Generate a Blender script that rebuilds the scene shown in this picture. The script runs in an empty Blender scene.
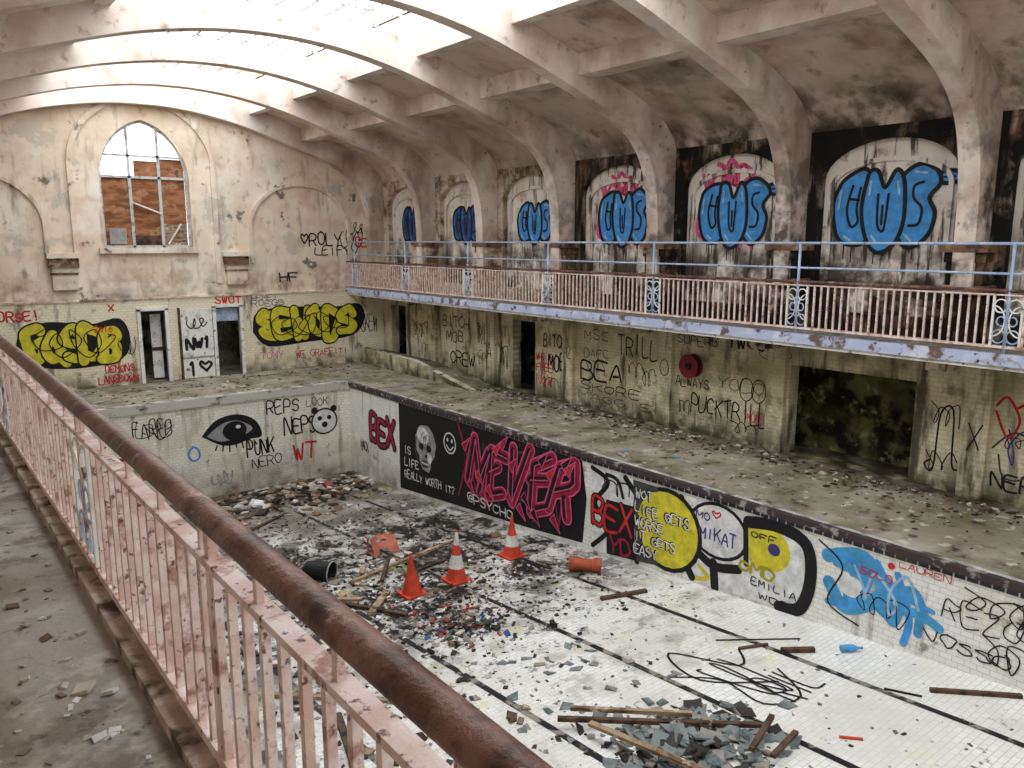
import bpy, math, random
from mathutils import Vector, Matrix, Euler
R = random.Random(7)
scene = bpy.context.scene
try:
    scene.view_settings.view_transform = 'Standard'
    scene.view_settings.look = 'None'
except Exception: pass

# ------------------------------------------------------------ materials
def lin(c):
    o=[]
    for v in c:
        v/=255.0
        o.append(v/12.92 if v<=0.04045 else ((v+0.055)/1.055)**2.4)
    return (o[0],o[1],o[2],1)

class G:
    def __init__(s,name,rough=0.85,spec=0.3):
        s.m=bpy.data.materials.new(name); s.m.use_nodes=True
        s.t=s.m.node_tree; s.b=s.t.nodes['Principled BSDF']
        s.b.inputs['Roughness'].default_value=rough
        s.b.inputs['Specular IOR Level'].default_value=spec
        s.tc=s.t.nodes.new('ShaderNodeTexCoord'); s.v=s.tc.outputs['Object']
    def link(s,a,b): s.t.links.new(a,b)
    def scaled(s,sc):
        if sc==(1,1,1): return s.v
        n=s.t.nodes.new('ShaderNodeMapping'); n.inputs['Scale'].default_value=sc
        s.link(s.v,n.inputs['Vector']); return n.outputs[0]
    def noise(s,scale,detail=5,st=(1,1,1),rough=.6,dist=0.0):
        n=s.t.nodes.new('ShaderNodeTexNoise'); n.inputs['Scale'].default_value=scale
        n.inputs['Detail'].default_value=detail; n.inputs['Roughness'].default_value=rough
        n.inputs['Distortion'].default_value=dist
        s.link(s.scaled(st),n.inputs['Vector']); return n.outputs[0]
    def mr(s,x,a,b,c=0.0,d=1.0):
        n=s.t.nodes.new('ShaderNodeMapRange'); n.inputs[1].default_value=a; n.inputs[2].default_value=b
        n.inputs[3].default_value=c; n.inputs[4].default_value=d; s.link(x,n.inputs[0]); return n.outputs[0]
    def mul(s,a,b,op='MULTIPLY'):
        n=s.t.nodes.new('ShaderNodeMath'); n.operation=op
        for i,x in enumerate((a,b)):
            if isinstance(x,(int,float)): n.inputs[i].default_value=x
            else: s.link(x,n.inputs[i])
        return n.outputs[0]
    def axis(s,k):
        n=s.t.nodes.new('ShaderNodeSeparateXYZ'); s.link(s.v,n.inputs[0]); return n.outputs[k]
    def mix(s,f,a,b):
        n=s.t.nodes.new('ShaderNodeMix'); n.data_type='RGBA'
        if isinstance(f,(int,float)): n.inputs[0].default_value=f
        else: s.link(f,n.inputs[0])
        for i,x in ((6,a),(7,b)):
            if isinstance(x,tuple): n.inputs[i].default_value=x
            else: s.link(x,n.inputs[i])
        return n.outputs[2]
    def layers(s,col,layers):
        for L in layers:
            c=L['c']; f=s.mr(s.noise(L.get('s',1),L.get('d',6),L.get('st',(1,1,1)),L.get('r',.6),L.get('dist',0)),L['a'],L['b'])
            for fd in L.get('f',[]):
                f=s.mul(f,s.mr(s.axis(fd[0]),fd[1],fd[2]))
            f=s.mul(f,L.get('k',1.0))
            col=s.mix(f,col,lin(c))
        return col
    def out(s,col,bump=None,bs=.3,bd=.02):
        if isinstance(col,tuple): s.b.inputs['Base Color'].default_value=col
        else: s.link(col,s.b.inputs['Base Color'])
        if bump is not None:
            n=s.t.nodes.new('ShaderNodeBump'); n.inputs['Strength'].default_value=bs; n.inputs['Distance'].default_value=bd
            s.link(bump,n.inputs['Height']); s.link(n.outputs[0],s.b.inputs['Normal'])
        return s.m

def grunge(name,base,layers,rough=.9,bs=.3,bscale=9):
    g=G(name,rough); return g.out(g.layers(lin(base),layers),g.noise(bscale,6),bs)

def tile(name,axes,c1,c2,mortar,w,h,layers,rough=.35,ms=.005,off=.5):
    g=G(name,rough,.4)
    sp=g.t.nodes.new('ShaderNodeSeparateXYZ'); g.link(g.v,sp.inputs[0])
    cb=g.t.nodes.new('ShaderNodeCombineXYZ'); g.link(sp.outputs[axes[0]],cb.inputs[0]); g.link(sp.outputs[axes[1]],cb.inputs[1])
    b=g.t.nodes.new('ShaderNodeTexBrick'); b.offset=off
    b.inputs['Scale'].default_value=1; b.inputs['Brick Width'].default_value=w; b.inputs['Row Height'].default_value=h
    b.inputs['Mortar Size'].default_value=ms; b.inputs['Mortar Smooth'].default_value=.2
    b.inputs['Color1'].default_value=lin(c1); b.inputs['Color2'].default_value=lin(c2); b.inputs['Mortar'].default_value=lin(mortar)
    g.link(cb.outputs[0],b.inputs['Vector'])
    return g.out(g.layers(b.outputs['Color'],layers),g.mr(b.outputs['Fac'],0,1,1,0),.3,.004)

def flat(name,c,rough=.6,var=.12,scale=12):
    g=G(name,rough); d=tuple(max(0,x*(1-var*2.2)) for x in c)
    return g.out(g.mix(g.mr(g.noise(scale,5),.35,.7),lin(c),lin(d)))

plaster=grunge('peeling_plaster',(224,206,184),[
  dict(c=(238,227,210),s=.7,a=.45,b=.62),
  dict(c=(208,174,150),s=1.1,a=.5,b=.66,k=.7),
  dict(c=(156,132,110),s=2.6,a=.58,b=.70,k=.7),
  dict(c=(98,88,78),s=1.3,a=.63,b=.66,k=.85),
  dict(c=(188,182,170),s=.9,a=.60,b=.625,k=.7,d=8),
  dict(c=(124,102,82),s=1.3,st=(3,3,.5),a=.55,b=.72,k=.65),
  dict(c=(112,94,76),s=2.2,a=.40,b=.62,k=.7,f=[(2,3.6,2.5)]),
  dict(c=(178,148,114),s=.9,a=.36,b=.58,k=.6,f=[(2,6.0,8.2)])])
ribm=grunge('rib_concrete',(224,207,194),[
  dict(c=(238,227,216),s=1.0,a=.4,b=.6),
  dict(c=(188,158,140),s=1.2,a=.48,b=.70,k=.75),
  dict(c=(128,100,82),s=3,a=.60,b=.72,k=.7),
  dict(c=(132,106,86),s=1.0,st=(1,1,.6),a=.42,b=.64,k=.7,f=[(0,8.5,12.5)]),
  dict(c=(58,46,36),s=2.0,a=.44,b=.60,k=.9,f=[(2,7.0,4.8),(1,21,11)]),
  dict(c=(150,82,54),s=6,a=.65,b=.69,k=.75,f=[(0,9,12)])],bs=.15)
vault=grunge('vault_plaster',(212,194,178),[
  dict(c=(226,212,198),s=.8,a=.45,b=.6),
  dict(c=(158,128,106),s=.9,a=.44,b=.68,k=.8),
  dict(c=(100,78,60),s=2.2,a=.57,b=.71,k=.7),
  dict(c=(86,68,52),s=.8,a=.47,b=.63,k=.75,f=[(1,20,8)]),
  dict(c=(34,28,22),s=1.6,a=.38,b=.55,k=.95,f=[(2,7.05,6.15),(1,21,12)])],bs=.15)
mould=grunge('mouldy_plaster',(212,196,178),[
  dict(c=(180,148,124),s=1.2,a=.45,b=.65),
  dict(c=(96,74,54),s=1.6,a=.34,b=.52,f=[(1,19,11.5)],st=(1,1,.8),k=.9),
  dict(c=(78,60,46),s=2.2,a=.5,b=.62,k=.8),
  dict(c=(96,98,50),s=3,a=.50,b=.62,k=.7),
  dict(c=(150,74,42),s=4,a=.58,b=.67,k=.75),
  dict(c=(20,17,13),s=1.9,a=.38,b=.50,f=[(1,18,12.5)]),
  dict(c=(24,20,16),s=1.5,st=(3,3,.4),a=.46,b=.60,f=[(1,22,15)])],bs=.6)
panel=grunge('panel_plaster',(230,223,212),[
  dict(c=(212,194,178),s=1.6,a=.45,b=.65),
  dict(c=(140,118,100),s=3,a=.56,b=.67,k=.85),
  dict(c=(92,68,50),s=1.4,a=.42,b=.58,f=[(2,4.9,3.6)],k=.8),
  dict(c=(36,29,23),s=1.4,a=.40,b=.56,f=[(2,4.5,3.2)]),
  dict(c=(44,36,28),s=2.0,st=(3,3,.4),a=.52,b=.60,k=.9,f=[(1,24,14)])],bs=.5)
TL=[dict(c=(166,156,112),s=.8,a=.46,b=.64,k=.7),dict(c=(98,90,62),s=2.0,a=.55,b=.68,k=.8),
    dict(c=(104,112,60),s=.9,a=.5,b=.66,k=.55),
    dict(c=(44,38,28),s=1.1,st=(2.5,2.5,.45),a=.53,b=.64,k=.88),dict(c=(56,54,34),s=2.5,a=.30,b=.56,f=[(2,.8,0)]),
    dict(c=(60,50,38),s=1.6,a=.36,b=.56,k=.85,f=[(2,1.9,2.5)])]
TE=[dict(c=(212,198,162),s=.8,a=.48,b=.66,k=.5),dict(c=(112,98,74),s=2.2,a=.58,b=.68,k=.8),
    dict(c=(84,72,54),s=1.2,st=(2.5,2.5,.5),a=.56,b=.66,k=.75),dict(c=(70,62,46),s=2.5,a=.35,b=.6,f=[(2,.5,0)])]
tileR=tile('cream_tile_side',(1,2),(224,216,186),(213,204,170),(186,176,144),.155,.08,TL)
tileE=tile('cream_tile_end',(0,2),(234,227,202),(226,217,188),(196,184,156),.155,.08,TE)
PL=[dict(c=(204,196,172),s=.7,a=.5,b=.66,k=.7),dict(c=(110,98,76),s=2.6,a=.6,b=.69,k=.8),dict(c=(96,86,66),s=1.5,a=.35,b=.7,f=[(2,-1.6,-2.7)]),
    dict(c=(120,108,86),s=1.2,st=(3,3,.4),a=.56,b=.68,k=.6)]
poolR=tile('white_tile_side',(1,2),(234,233,228),(225,223,215),(196,190,178),.155,.08,PL)
poolE=tile('white_tile_end',(0,2),(234,231,218),(225,221,205),(196,190,170),.155,.08,PL)
floorm=tile('pool_floor_tile',(0,1),(232,231,227),(222,220,213),(186,180,170),.155,.08,[
  dict(c=(204,199,188),s=.6,a=.42,b=.62,k=.8),
  dict(c=(146,138,124),s=2.2,a=.52,b=.68,k=.75,f=[(1,4,8)]),
  dict(c=(116,107,95),s=.9,a=.36,b=.58,f=[(1,8.5,13)],r=.75,k=.8),
  dict(c=(26,24,22),s=.9,a=.46,b=.53,f=[(1,8.5,11.0),(1,19,15.5)],r=.8,dist=.6),
  dict(c=(92,82,66),s=1.1,a=.3,b=.5,f=[(1,15.5,19.5)]),
  dict(c=(44,40,34),s=3.5,a=.56,b=.60,r=.85,f=[(1,6.0,9.0)]),
  dict(c=(110,102,90),s=5,a=.62,b=.655,r=.8,k=.75),
  dict(c=(208,206,96),s=1.5,a=.62,b=.72,k=.35)],rough=.5)
deckm=grunge('deck_concrete',(162,154,138),[
  dict(c=(136,126,106),s=.7,a=.4,b=.6),dict(c=(96,86,68),s=1.3,a=.46,b=.64,k=.85),
  dict(c=(106,112,70),s=.9,a=.50,b=.64,k=.6),dict(c=(200,194,180),s=3.5,a=.59,b=.65,k=.75),
  dict(c=(50,42,34),s=2.6,a=.58,b=.66,k=.85),dict(c=(52,44,34),s=1.2,a=.3,b=.55,f=[(0,12.9,13.8)])],bs=.5,bscale=14,rough=.7)
galfloor=grunge('gallery_floor',(170,164,154),[
  dict(c=(146,138,126),s=1.5,a=.45,b=.6),dict(c=(190,184,174),s=5,a=.54,b=.64,k=.8),
  dict(c=(112,103,92),s=3,a=.54,b=.64,k=.7),dict(c=(70,60,50),s=8,a=.60,b=.68,k=.8)],bs=.5,bscale=20)
pinkp=grunge('pink_paint_rusty',(214,182,170),[
  dict(c=(234,216,208),s=6,a=.42,b=.58),dict(c=(160,110,92),s=9,a=.56,b=.64,k=.85),
  dict(c=(92,58,44),s=25,a=.6,b=.66,k=.9)],rough=.6,bs=.2,bscale=60)
brownr=grunge('brown_handrail_paint',(94,62,52),[
  dict(c=(130,94,80),s=5,a=.46,b=.58),dict(c=(200,168,156),s=3.2,a=.58,b=.63,k=.8,r=.8),
  dict(c=(58,38,34),s=9,a=.5,b=.62,k=.9),dict(c=(132,76,54),s=22,a=.58,b=.7,k=.8)],rough=.35,bs=.25,bscale=50)
bluep=grunge('light_blue_paint',(158,178,206),[
  dict(c=(190,202,220),s=5,a=.5,b=.6),dict(c=(130,90,74),s=9,a=.60,b=.66)],rough=.5)
fascia=grunge('fascia_blue',(178,186,210),[
  dict(c=(208,210,222),s=2,a=.5,b=.65),dict(c=(110,90,80),s=3.5,a=.54,b=.62),dict(c=(50,40,32),s=6,a=.6,b=.66)],rough=.7)
soffit=grunge('soffit',(206,198,174),[dict(c=(120,102,82),s=1.5,a=.45,b=.62),dict(c=(56,46,36),s=3,a=.52,b=.64)])
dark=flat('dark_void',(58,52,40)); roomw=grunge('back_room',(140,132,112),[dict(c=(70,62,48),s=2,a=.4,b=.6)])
corbm=grunge('corbel_stone',(120,90,70),[dict(c=(186,162,142),s=3,a=.54,b=.68),dict(c=(56,42,32),s=4,a=.5,b=.62)])
wood=grunge('old_wood',(158,134,108),[dict(c=(96,74,54),s=3,st=(1,1,6),a=.45,b=.6),dict(c=(196,178,152),s=6,a=.56,b=.66)])
wood2=grunge('dark_wood',(92,70,56),[dict(c=(52,38,30),s=5,a=.45,b=.6)])
board=grunge('plywood_board',(160,108,74),[dict(c=(116,72,46),s=2,st=(1,1,4),a=.42,b=.6),dict(c=(196,156,120),s=3,a=.54,b=.68),dict(c=(60,44,36),s=3,a=.6,b=.66,k=.8)])
white=grunge('white_paint',(230,228,222),[dict(c=(196,190,178),s=3,a=.5,b=.66),dict(c=(120,110,98),s=8,a=.6,b=.66)])
frame=grunge('window_frame_paint',(190,190,188),[dict(c=(140,134,124),s=5,a=.5,b=.64)])
slate=grunge('slate',(122,128,126),[dict(c=(80,88,88),s=5,a=.45,b=.6)],rough=.7)
def P(name,c,var=.1,rough=.6): return flat(name,c,rough,var,6)
pBlack=P('paint_black',(22,20,22)); pBlue=P('paint_blue',(74,156,226)); pWhite=P('paint_white',(230,230,228))
pRed=P('paint_red',(206,46,48)); pYel=P('paint_yellow',(222,208,56)); pPink=P('paint_pink',(224,92,144))
pCrim=P('paint_crimson',(158,34,60)); pGrey=P('paint_grey',(160,160,158)); pGrey2=P('paint_darkgrey',(70,70,72))
pSky=P('paint_sky',(78,162,214)); pPur=P('paint_purple',(70,60,130)); pDblue=P('paint_navy',(50,84,146)); pOlive=P('paint_olive',(176,166,30))
pPale=P('paint_paleblue',(160,200,230))
orange=P('cone_orange',(212,74,48)); conew=P('cone_white',(225,222,215)); rubber=P('black_rubber',(26,26,28))

# ------------------------------------------------------------ mesh builder
def mk(name,verts,faces,mats,idx,smooth=False,parent=None):
    me=bpy.data.meshes.new(name); me.from_pydata(verts,[],faces)
    for m in mats: me.materials.append(m)
    me.polygons.foreach_set('material_index',idx)
    if smooth: me.polygons.foreach_set('use_smooth',[True]*len(faces))
    me.update()
    o=bpy.data.objects.new(name,me); bpy.context.collection.objects.link(o)
    if parent: o.parent=parent
    return o
def empty(name):
    o=bpy.data.objects.new(name,None); bpy.context.collection.objects.link(o); return o

class MB:
    def __init__(s,name,parent=None,smooth=False):
        s.n=name; s.v=[]; s.f=[]; s.i=[]; s.m=[]; s.p=parent; s.s=smooth
    def mi(s,m):
        if m not in s.m: s.m.append(m)
        return s.m.index(m)
    def face(s,pts,m):
        b=len(s.v); s.v+= [tuple(p) for p in pts]; s.f.append(tuple(range(b,b+len(pts)))); s.i.append(s.mi(m))
    def box(s,x0,x1,y0,y1,z0,z1,m,M=None):
        c=[(x,y,z) for x in (x0,x1) for y in (y0,y1) for z in (z0,z1)]
        if M: c=[tuple(M@Vector(p)) for p in c]
        b=len(s.v); s.v+=c; k=s.mi(m)
        for q in ((0,1,3,2),(4,6,7,5),(0,4,5,1),(2,3,7,6),(0,2,6,4),(1,5,7,3)):
            s.f.append(tuple(b+j for j in q)); s.i.append(k)
    def beam(s,p0,p1,w,h,m,roll=0):
        p0=Vector(p0);p1=Vector(p1);d=(p1-p0); L=d.length; d.normalize()
        q=d.to_track_quat('Y','Z').to_matrix().to_4x4(); q.translation=p0
        s.box(-w/2,w/2,0,L,-h/2,h/2,m,q)
    def tube(s,pts,r,m,n=6,caps=True):
        pts=[Vector(p) for p in pts]; k=s.mi(m); b=len(s.v); N=len(pts)
        rr=r if isinstance(r,(list,tuple)) else [r]*N
        up=None
        for i,p in enumerate(pts):
            d=(pts[min(i+1,N-1)]-pts[max(i-1,0)])
            if d.length<1e-9: d=Vector((0,0,1))
            d.normalize()
            if up is None:
                up=d.orthogonal().normalized()
            up=(up-d*up.dot(d)); up=up.normalized() if up.length>1e-6 else d.orthogonal().normalized()
            w=d.cross(up)
            for j in range(n):
                a=2*math.pi*j/n; s.v.append(tuple(p+(up*math.cos(a)+w*math.sin(a))*rr[i]))
        for i in range(N-1):
            for j in range(n):
                s.f.append((b+i*n+j,b+i*n+(j+1)%n,b+(i+1)*n+(j+1)%n,b+(i+1)*n+j)); s.i.append(k)
        if caps:
            s.f.append(tuple(b+j for j in range(n))[::-1]); s.i.append(k)
            s.f.append(tuple(b+(N-1)*n+j for j in range(n))); s.i.append(k)
    def done(s): return mk(s.n,s.v,s.f,s.m,s.i,s.s,s.p)

C=6.35; XR=13.85; XL=2*C-XR; YE=25.4; YF=-5.0; GZ=2.55
FZ=[(-5,-.9),(3.3,-1.32),(6.1,-1.52),(8.5,-1.72),(11.2,-1.98),(18.8,-2.62),(21.56,-2.72),(30,-2.72)]
def fz(y):
    for (a,za),(b,zb) in zip(FZ,FZ[1:]):
        if y<=b: return za+(zb-za)*(y-a)/(b-a)
    return FZ[-1][1]
PXL,PXR,PYF,PYE=2.1,10.58,-3.5,21.56

# ------------------------------------------------------------ walls with openings
def rarch(c,hw,sp,rise): return lambda s: sp+rise*math.sqrt(max(0,1-((s-c)/hw)**2))
def parch(c,hw,sp,rise,k=.18):
    n=math.sqrt(1-(k/(1+k))**2)
    return lambda s: sp+rise*math.sqrt(max(0,1-((min(1,abs(s-c)/hw)+k)/(1+k))**2))/n
def owall(mb,Pm,s0,s1,t0,t1,ops,dep,m,mr,back=None):
    cur=s0
    for (a,b,tb,fn,n) in sorted(ops,key=lambda o:o[0]):
        mb.face([Pm(cur,t0,0),Pm(a,t0,0),Pm(a,t1,0),Pm(cur,t1,0)],m)
        xs=[a+(b-a)*(.5-.5*math.cos(math.pi*i/n)) for i in range(n+1)] if n>1 else [a,b]
        for p,q in zip(xs,xs[1:]):
            if tb>t0+1e-4: mb.face([Pm(p,t0,0),Pm(q,t0,0),Pm(q,tb,0),Pm(p,tb,0)],m)
            mb.face([Pm(p,fn(p),0),Pm(q,fn(q),0),Pm(q,t1,0),Pm(p,t1,0)],m)
            mb.face([Pm(p,fn(p),0),Pm(q,fn(q),0),Pm(q,fn(q),-dep),Pm(p,fn(p),-dep)],mr)
            mb.face([Pm(p,tb,0),Pm(q,tb,0),Pm(q,tb,-dep),Pm(p,tb,-dep)],mr)
            if back: mb.face([Pm(p,tb,-dep),Pm(q,tb,-dep),Pm(q,fn(q),-dep),Pm(p,fn(p),-dep)],back)
        for e in (a,b): mb.face([Pm(e,tb,0),Pm(e,fn(e),0),Pm(e,fn(e),-dep),Pm(e,tb,-dep)],mr)
        cur=b
    mb.face([Pm(cur,t0,0),Pm(s1,t0,0),Pm(s1,t1,0),Pm(cur,t1,0)],m)
def ring(mb,Pm,a,b,tb,fn,w,o,m,n=28):
    c=(a+b)/2
    pts=[(a,tb)]+[(a+(b-a)*(.5-.5*math.cos(math.pi*i/n)),None) for i in range(n+1)]+[(b,tb)]
    inn=[(s,t if t is not None else fn(s)) for s,t in pts]
    out=[]
    for i,(s,t) in enumerate(inn):
        p=inn[max(i-1,0)]; q=inn[min(i+1,len(inn)-1)]
        dx,dy=q[0]-p[0],q[1]-p[1]; L=math.hypot(dx,dy) or 1
        nx,ny=-dy/L,dx/L
        out.append((s+nx*w,t+ny*w))
    for i in range(len(inn)-1):
        A,B,Cc,D=inn[i],inn[i+1],out[i+1],out[i]
        mb.face([Pm(*A,o),Pm(*B,o),Pm(*Cc,o),Pm(*D,o)],m)
        mb.face([Pm(*D,0),Pm(*Cc,0),Pm(*Cc,o),Pm(*D,o)],m)
        mb.face([Pm(*A,0),Pm(*B,0),Pm(*B,o),Pm(*A,o)],m)

mapR=lambda X:(lambda s,t,o=0:(X-o,s,t))
mapE=lambda Y:(lambda s,t,o=0:(s,Y-o,t))
const=lambda z:(lambda s:z)

# end wall -----------------------------------------------------
WC=6.25
w=MB('wall_end')
owall(w,mapE(YE),XL-.5,XR+.5,GZ,9.6,[(WC-1.22,WC+1.22,4.0,parch(WC,1.22,5.95,1.68,.24),28)],.35,plaster,plaster)
owall(w,mapE(YE-.12),XL-.5,XR+.5,-.05,GZ,[(5.72,6.5,0,const(2.17),1),(7.9,8.75,0,const(2.2),1)],.3,tileE,tileE)
w.box(XL,XR,YE-.16,YE+.02,GZ-.06,GZ,plaster)
mp=mapE(YE)
ring(w,mp,4.35,8.1,2.9,rarch(WC,1.88,6.35,1.75),.14,.08,plaster)
ring(w,mp,9.3,12.6,3.5,rarch(10.95,1.65,4.6,1.35),.10,.07,plaster)
ring(w,mp,.2,3.5,3.5,rarch(1.85,1.65,4.6,1.35),.10,.07,plaster)
w.box(4.85,7.6,YE-.14,YE+.1,3.84,4.0,plaster)
w.done()
for a in (3.5,8.3):
    c=MB('wall_corbel')
    c.box(a,a+.82,YE-.26,YE,3.72,3.86,plaster); c.box(a+.04,a+.78,YE-.21,YE,3.46,3.72,corbm)
    c.box(a+.10,a+.72,YE-.15,YE,2.85,3.46,plaster); c.box(a+.07,a+.75,YE-.17,YE,3.26,3.32,corbm)
    c.done()
# window
w=MB('window_1'); f=parch(WC,1.22,5.95,1.68,.24); yw=YE+.2
for x in (WC-1.19,WC-.4,WC+.42,WC+1.19): w.box(x-.04,x+.04,yw-.03,yw+.03,4.0,f(x),frame)
for z in (4.03,6.02,6.62): 
    hw=1.17 if z<6.3 else 1.08
    w.box(WC-hw,WC+hw,yw-.03,yw+.03,z-.035,z+.035,frame)
pts=[(WC-1.22+2.44*(.5-.5*math.cos(math.pi*i/24))) for i in range(25)]
w.tube([(x,yw,f(x)-.04) for x in pts],.05,frame,6)
a0=WC-1.15; a1=WC-.43; a2=WC-.37; a3=WC+.39; a4=WC+.45; a5=WC+1.15
w.box(a0,a1,yw+.04,yw+.07,4.05,6.0,board); w.box(a2,a3,yw+.04,yw+.07,4.35,6.0,board); w.box(a2,a3,yw+.05,yw+.08,4.05,4.35,wood2)
w.box(a4,a5,yw+.04,yw+.07,4.7,6.0,board); w.box(a4,a5,yw+.05,yw+.08,4.05,4.7,wood)
w.box(a4,a5,yw+.04,yw+.07,6.05,6.58,board); w.box(a2+.12,a3,yw+.04,yw+.06,6.05,6.5,board)
w.box(a0+.1,a0+.55,yw-.05,yw-.04,4.1,4.55,pGrey); w.beam((a2,yw-.05,5.3),(a3,yw-.05,5.0),.05,.04,white); w.beam((a4+.1,yw-.05,4.1),(a4+.5,yw-.05,4.7),.05,.04,white)
w.done()
# back room + doors at end wall
w=MB('wall_back_corridor')
w.face([(XL,YE+2.2,-.1),(XR+2,YE+2.2,-.1),(XR+2,YE+2.2,2.7),(XL,YE+2.2,2.7)],roomw)
w.face([(XL,YE,2.7),(XR+2,YE,2.7),(XR+2,YE+2.2,2.7),(XL,YE+2.2,2.7)],roomw)
w.face([(XL,YE,-.02),(XR+2,YE,-.02),(XR+2,YE+2.2,-.02),(XL,YE+2.2,-.02)],deckm)
w.done()
for (a,b) in ((5.72,6.5),(7.9,8.75)):
    d=MB('door_frame'); y=YE-.16
    for x in (a,b): d.box(x-.05,x+.05,y-.03,y+.05,0,2.2,white)
    d.box(a-.05,b+.05,y-.03,y+.05,2.15,2.25,white)
    d.box(a+.03,a+.08,y+.3,y+1.0,0,2.1,wood2)
    if a<6: d.box(a+.42,b-.06,y+.5,y+.54,.05,2.0,white); d.box(a+.42,b-.06,y+.46,y+.5,.9,1.0,wood2)
    else: d.box(a+.05,b-.05,y+.2,y+.24,1.7,2.1,bluep)
    d.done()
d=MB('door_1'); y=YE-.14
d.box(6.86,7.82,y-.05,y,.02,2.15,white); d.box(6.82,6.88,y-.07,y,0,2.2,wood2); d.box(6.86,7.82,y-.055,y-.05,.62,.68,pGrey); d.done()

# right wall lower -------------------------------------------------
w=MB('wall_right_lower')
owall(w,mapR(XR),YF,YE,-.05,2.55,[(6.4,8.85,0,const(1.8),1),(16.75,17.75,0,const(2.0),1),(23.7,24.7,0,const(2.0),1)],.3,tileR,tileR)
for y in (5.35,9.1,12.0,15.3,18.7,21.9):   # tiled piers
    w.box(XR-.12,XR+.01,y-.2,y+.2,0,2.4,tileR)
w.done()
w=MB('wall_changing_rooms')
mossy=grunge('mossy_render',(112,112,72),[dict(c=(66,64,38),s=1.3,a=.4,b=.6),dict(c=(30,26,20),s=2.2,a=.45,b=.57),dict(c=(150,146,104),s=3,a=.58,b=.68)])
w.face([(XR+1.0,YF,-.1),(XR+1.0,YE+2,-.1),(XR+1.0,YE+2,2.6),(XR+1.0,YF,2.6)],mossy)
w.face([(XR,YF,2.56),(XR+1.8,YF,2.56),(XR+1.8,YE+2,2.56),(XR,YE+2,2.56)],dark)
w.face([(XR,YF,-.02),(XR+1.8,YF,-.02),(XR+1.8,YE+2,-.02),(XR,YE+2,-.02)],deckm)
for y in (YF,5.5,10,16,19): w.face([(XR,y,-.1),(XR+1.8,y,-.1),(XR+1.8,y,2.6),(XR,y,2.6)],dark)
w.done()
# low tiled ramp at the far end by the right wall
w=MB('tiled_ramp')
pr=[(18.3,0),(24.9,0),(24.9,.55),(21.5,.5)]
for x in (12.75,12.95): w.face([(x,a,b) for a,b in pr],tileR)
for (a,b),(c,d_) in zip(pr,pr[1:]+pr[:1]): w.face([(12.75,a,b),(12.95,a,b),(12.95,c,d_),(12.75,c,d_)],soffit)
w.face([(12.95,18.5,0.01),(XR-.13,18.5,0.01),(XR-.13,21.6,.35),(12.95,21.6,.35)],deckm)
w.face([(12.95,21.6,.35),(XR-.13,21.6,.35),(XR-.13,25,.4),(12.95,25,.4)],deckm)
w.done()

# right wall upper --------------------------------------------------
BAY=[7.25+3.25*k for k in range(-3,6)]; RIBS=[5.63+3.25*k for k in range(-3,7)]
w=MB('wall_right_upper')
mR=mapR(XR)
owall(w,mR,YF,YE,2.5,6.6,[(b-1.22,b+1.22,2.9,rarch(b,1.22,5.3,.65),18) for b in BAY],.16,mould,mould,panel)
for b in BAY:
    ring(w,mapR(XR+.16),b-1.02,b+1.02,3.2,rarch(b,1.02,5.15,.42),.08,.05,panel)
w.done()
w=MB('wall_left')
w.face([(XL,YF,-.05),(XL,YE,-.05),(XL,YE,7),(XL,YF,7)],plaster); w.done()
w=MB('wall_front')
owall(w,(lambda s,t,o=0:(s,YF+o,t)),XL-.5,XR+.5,-3,9.6,[(2.2,4.6,4,parch(3.4,1.2,6.1,1.5),20),(8.1,10.5,4,parch(9.3,1.2,6.1,1.5),20)],.35,plaster,plaster); w.done()  # window openings in this unseen wall added to light end wall and ribs

# vault -----------------------------------------------------------
w=MB('ceiling',smooth=False)
cov=[(7.55,6.05),(7.42,6.35),(7.15,6.65),(6.75,6.92),(6.2,7.15),(5.6,7.34),(5.0,7.5)]
for sg in (1,-1):
    for (a,b),(c,d_) in zip(cov,cov[1:]):
        w.face([(C+sg*a,YF,b),(C+sg*a,YE,b),(C+sg*c,YE,d_),(C+sg*c,YF,d_)],vault)
    w.face([(C+sg*4.65,YF,7.72),(C+sg*4.65,YE,7.72),(C+sg*3.1,YE,8.2),(C+sg*3.1,YF,8.2)],vault)
    w.face([(C+sg*3.1,YF,8.2),(C+sg*3.1,YE,8.2),(C+sg*3.1,YE,9.0),(C+sg*3.1,YF,9.0)],ribm)
    w.face([(C+sg*7.7,YF,5.8),(C+sg*7.7,YE,5.8),(C+sg*7.7,YE,8.2),(C+sg*7.7,YF,8.2)],vault)
    w.face([(C+sg*7.7,YF,8.2),(C+sg*7.7,YE,8.2),(C+sg*3.1,YE,9.05),(C+sg*3.1,YF,9.05)],vault)
w.done()
for sg in (1,-1):
    w=MB('ceiling_beam'); x0,x1=sorted((C+sg*4.6,C+sg*5.05))
    w.box(x0,x1,YF,YE,7.34,7.8,ribm); w.done()
    w=MB('ceiling_beam'); x0,x1=sorted((C+sg*2.95,C+sg*3.2))
    w.box(x0,x1,YF,YE,8.02,8.3,ribm); w.done()
w=MB('skylight')
for k in range(-5,6): w.box(C+k*.57-.02,C+k*.57+.02,YF+.01,YE-.01,8.96,8.99,frame)
y=YF+.3
while y<YE: w.box(C-3.08,C+3.08,y-.02,y+.02,8.92,8.96,frame); y+=1.08
w.done()
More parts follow.
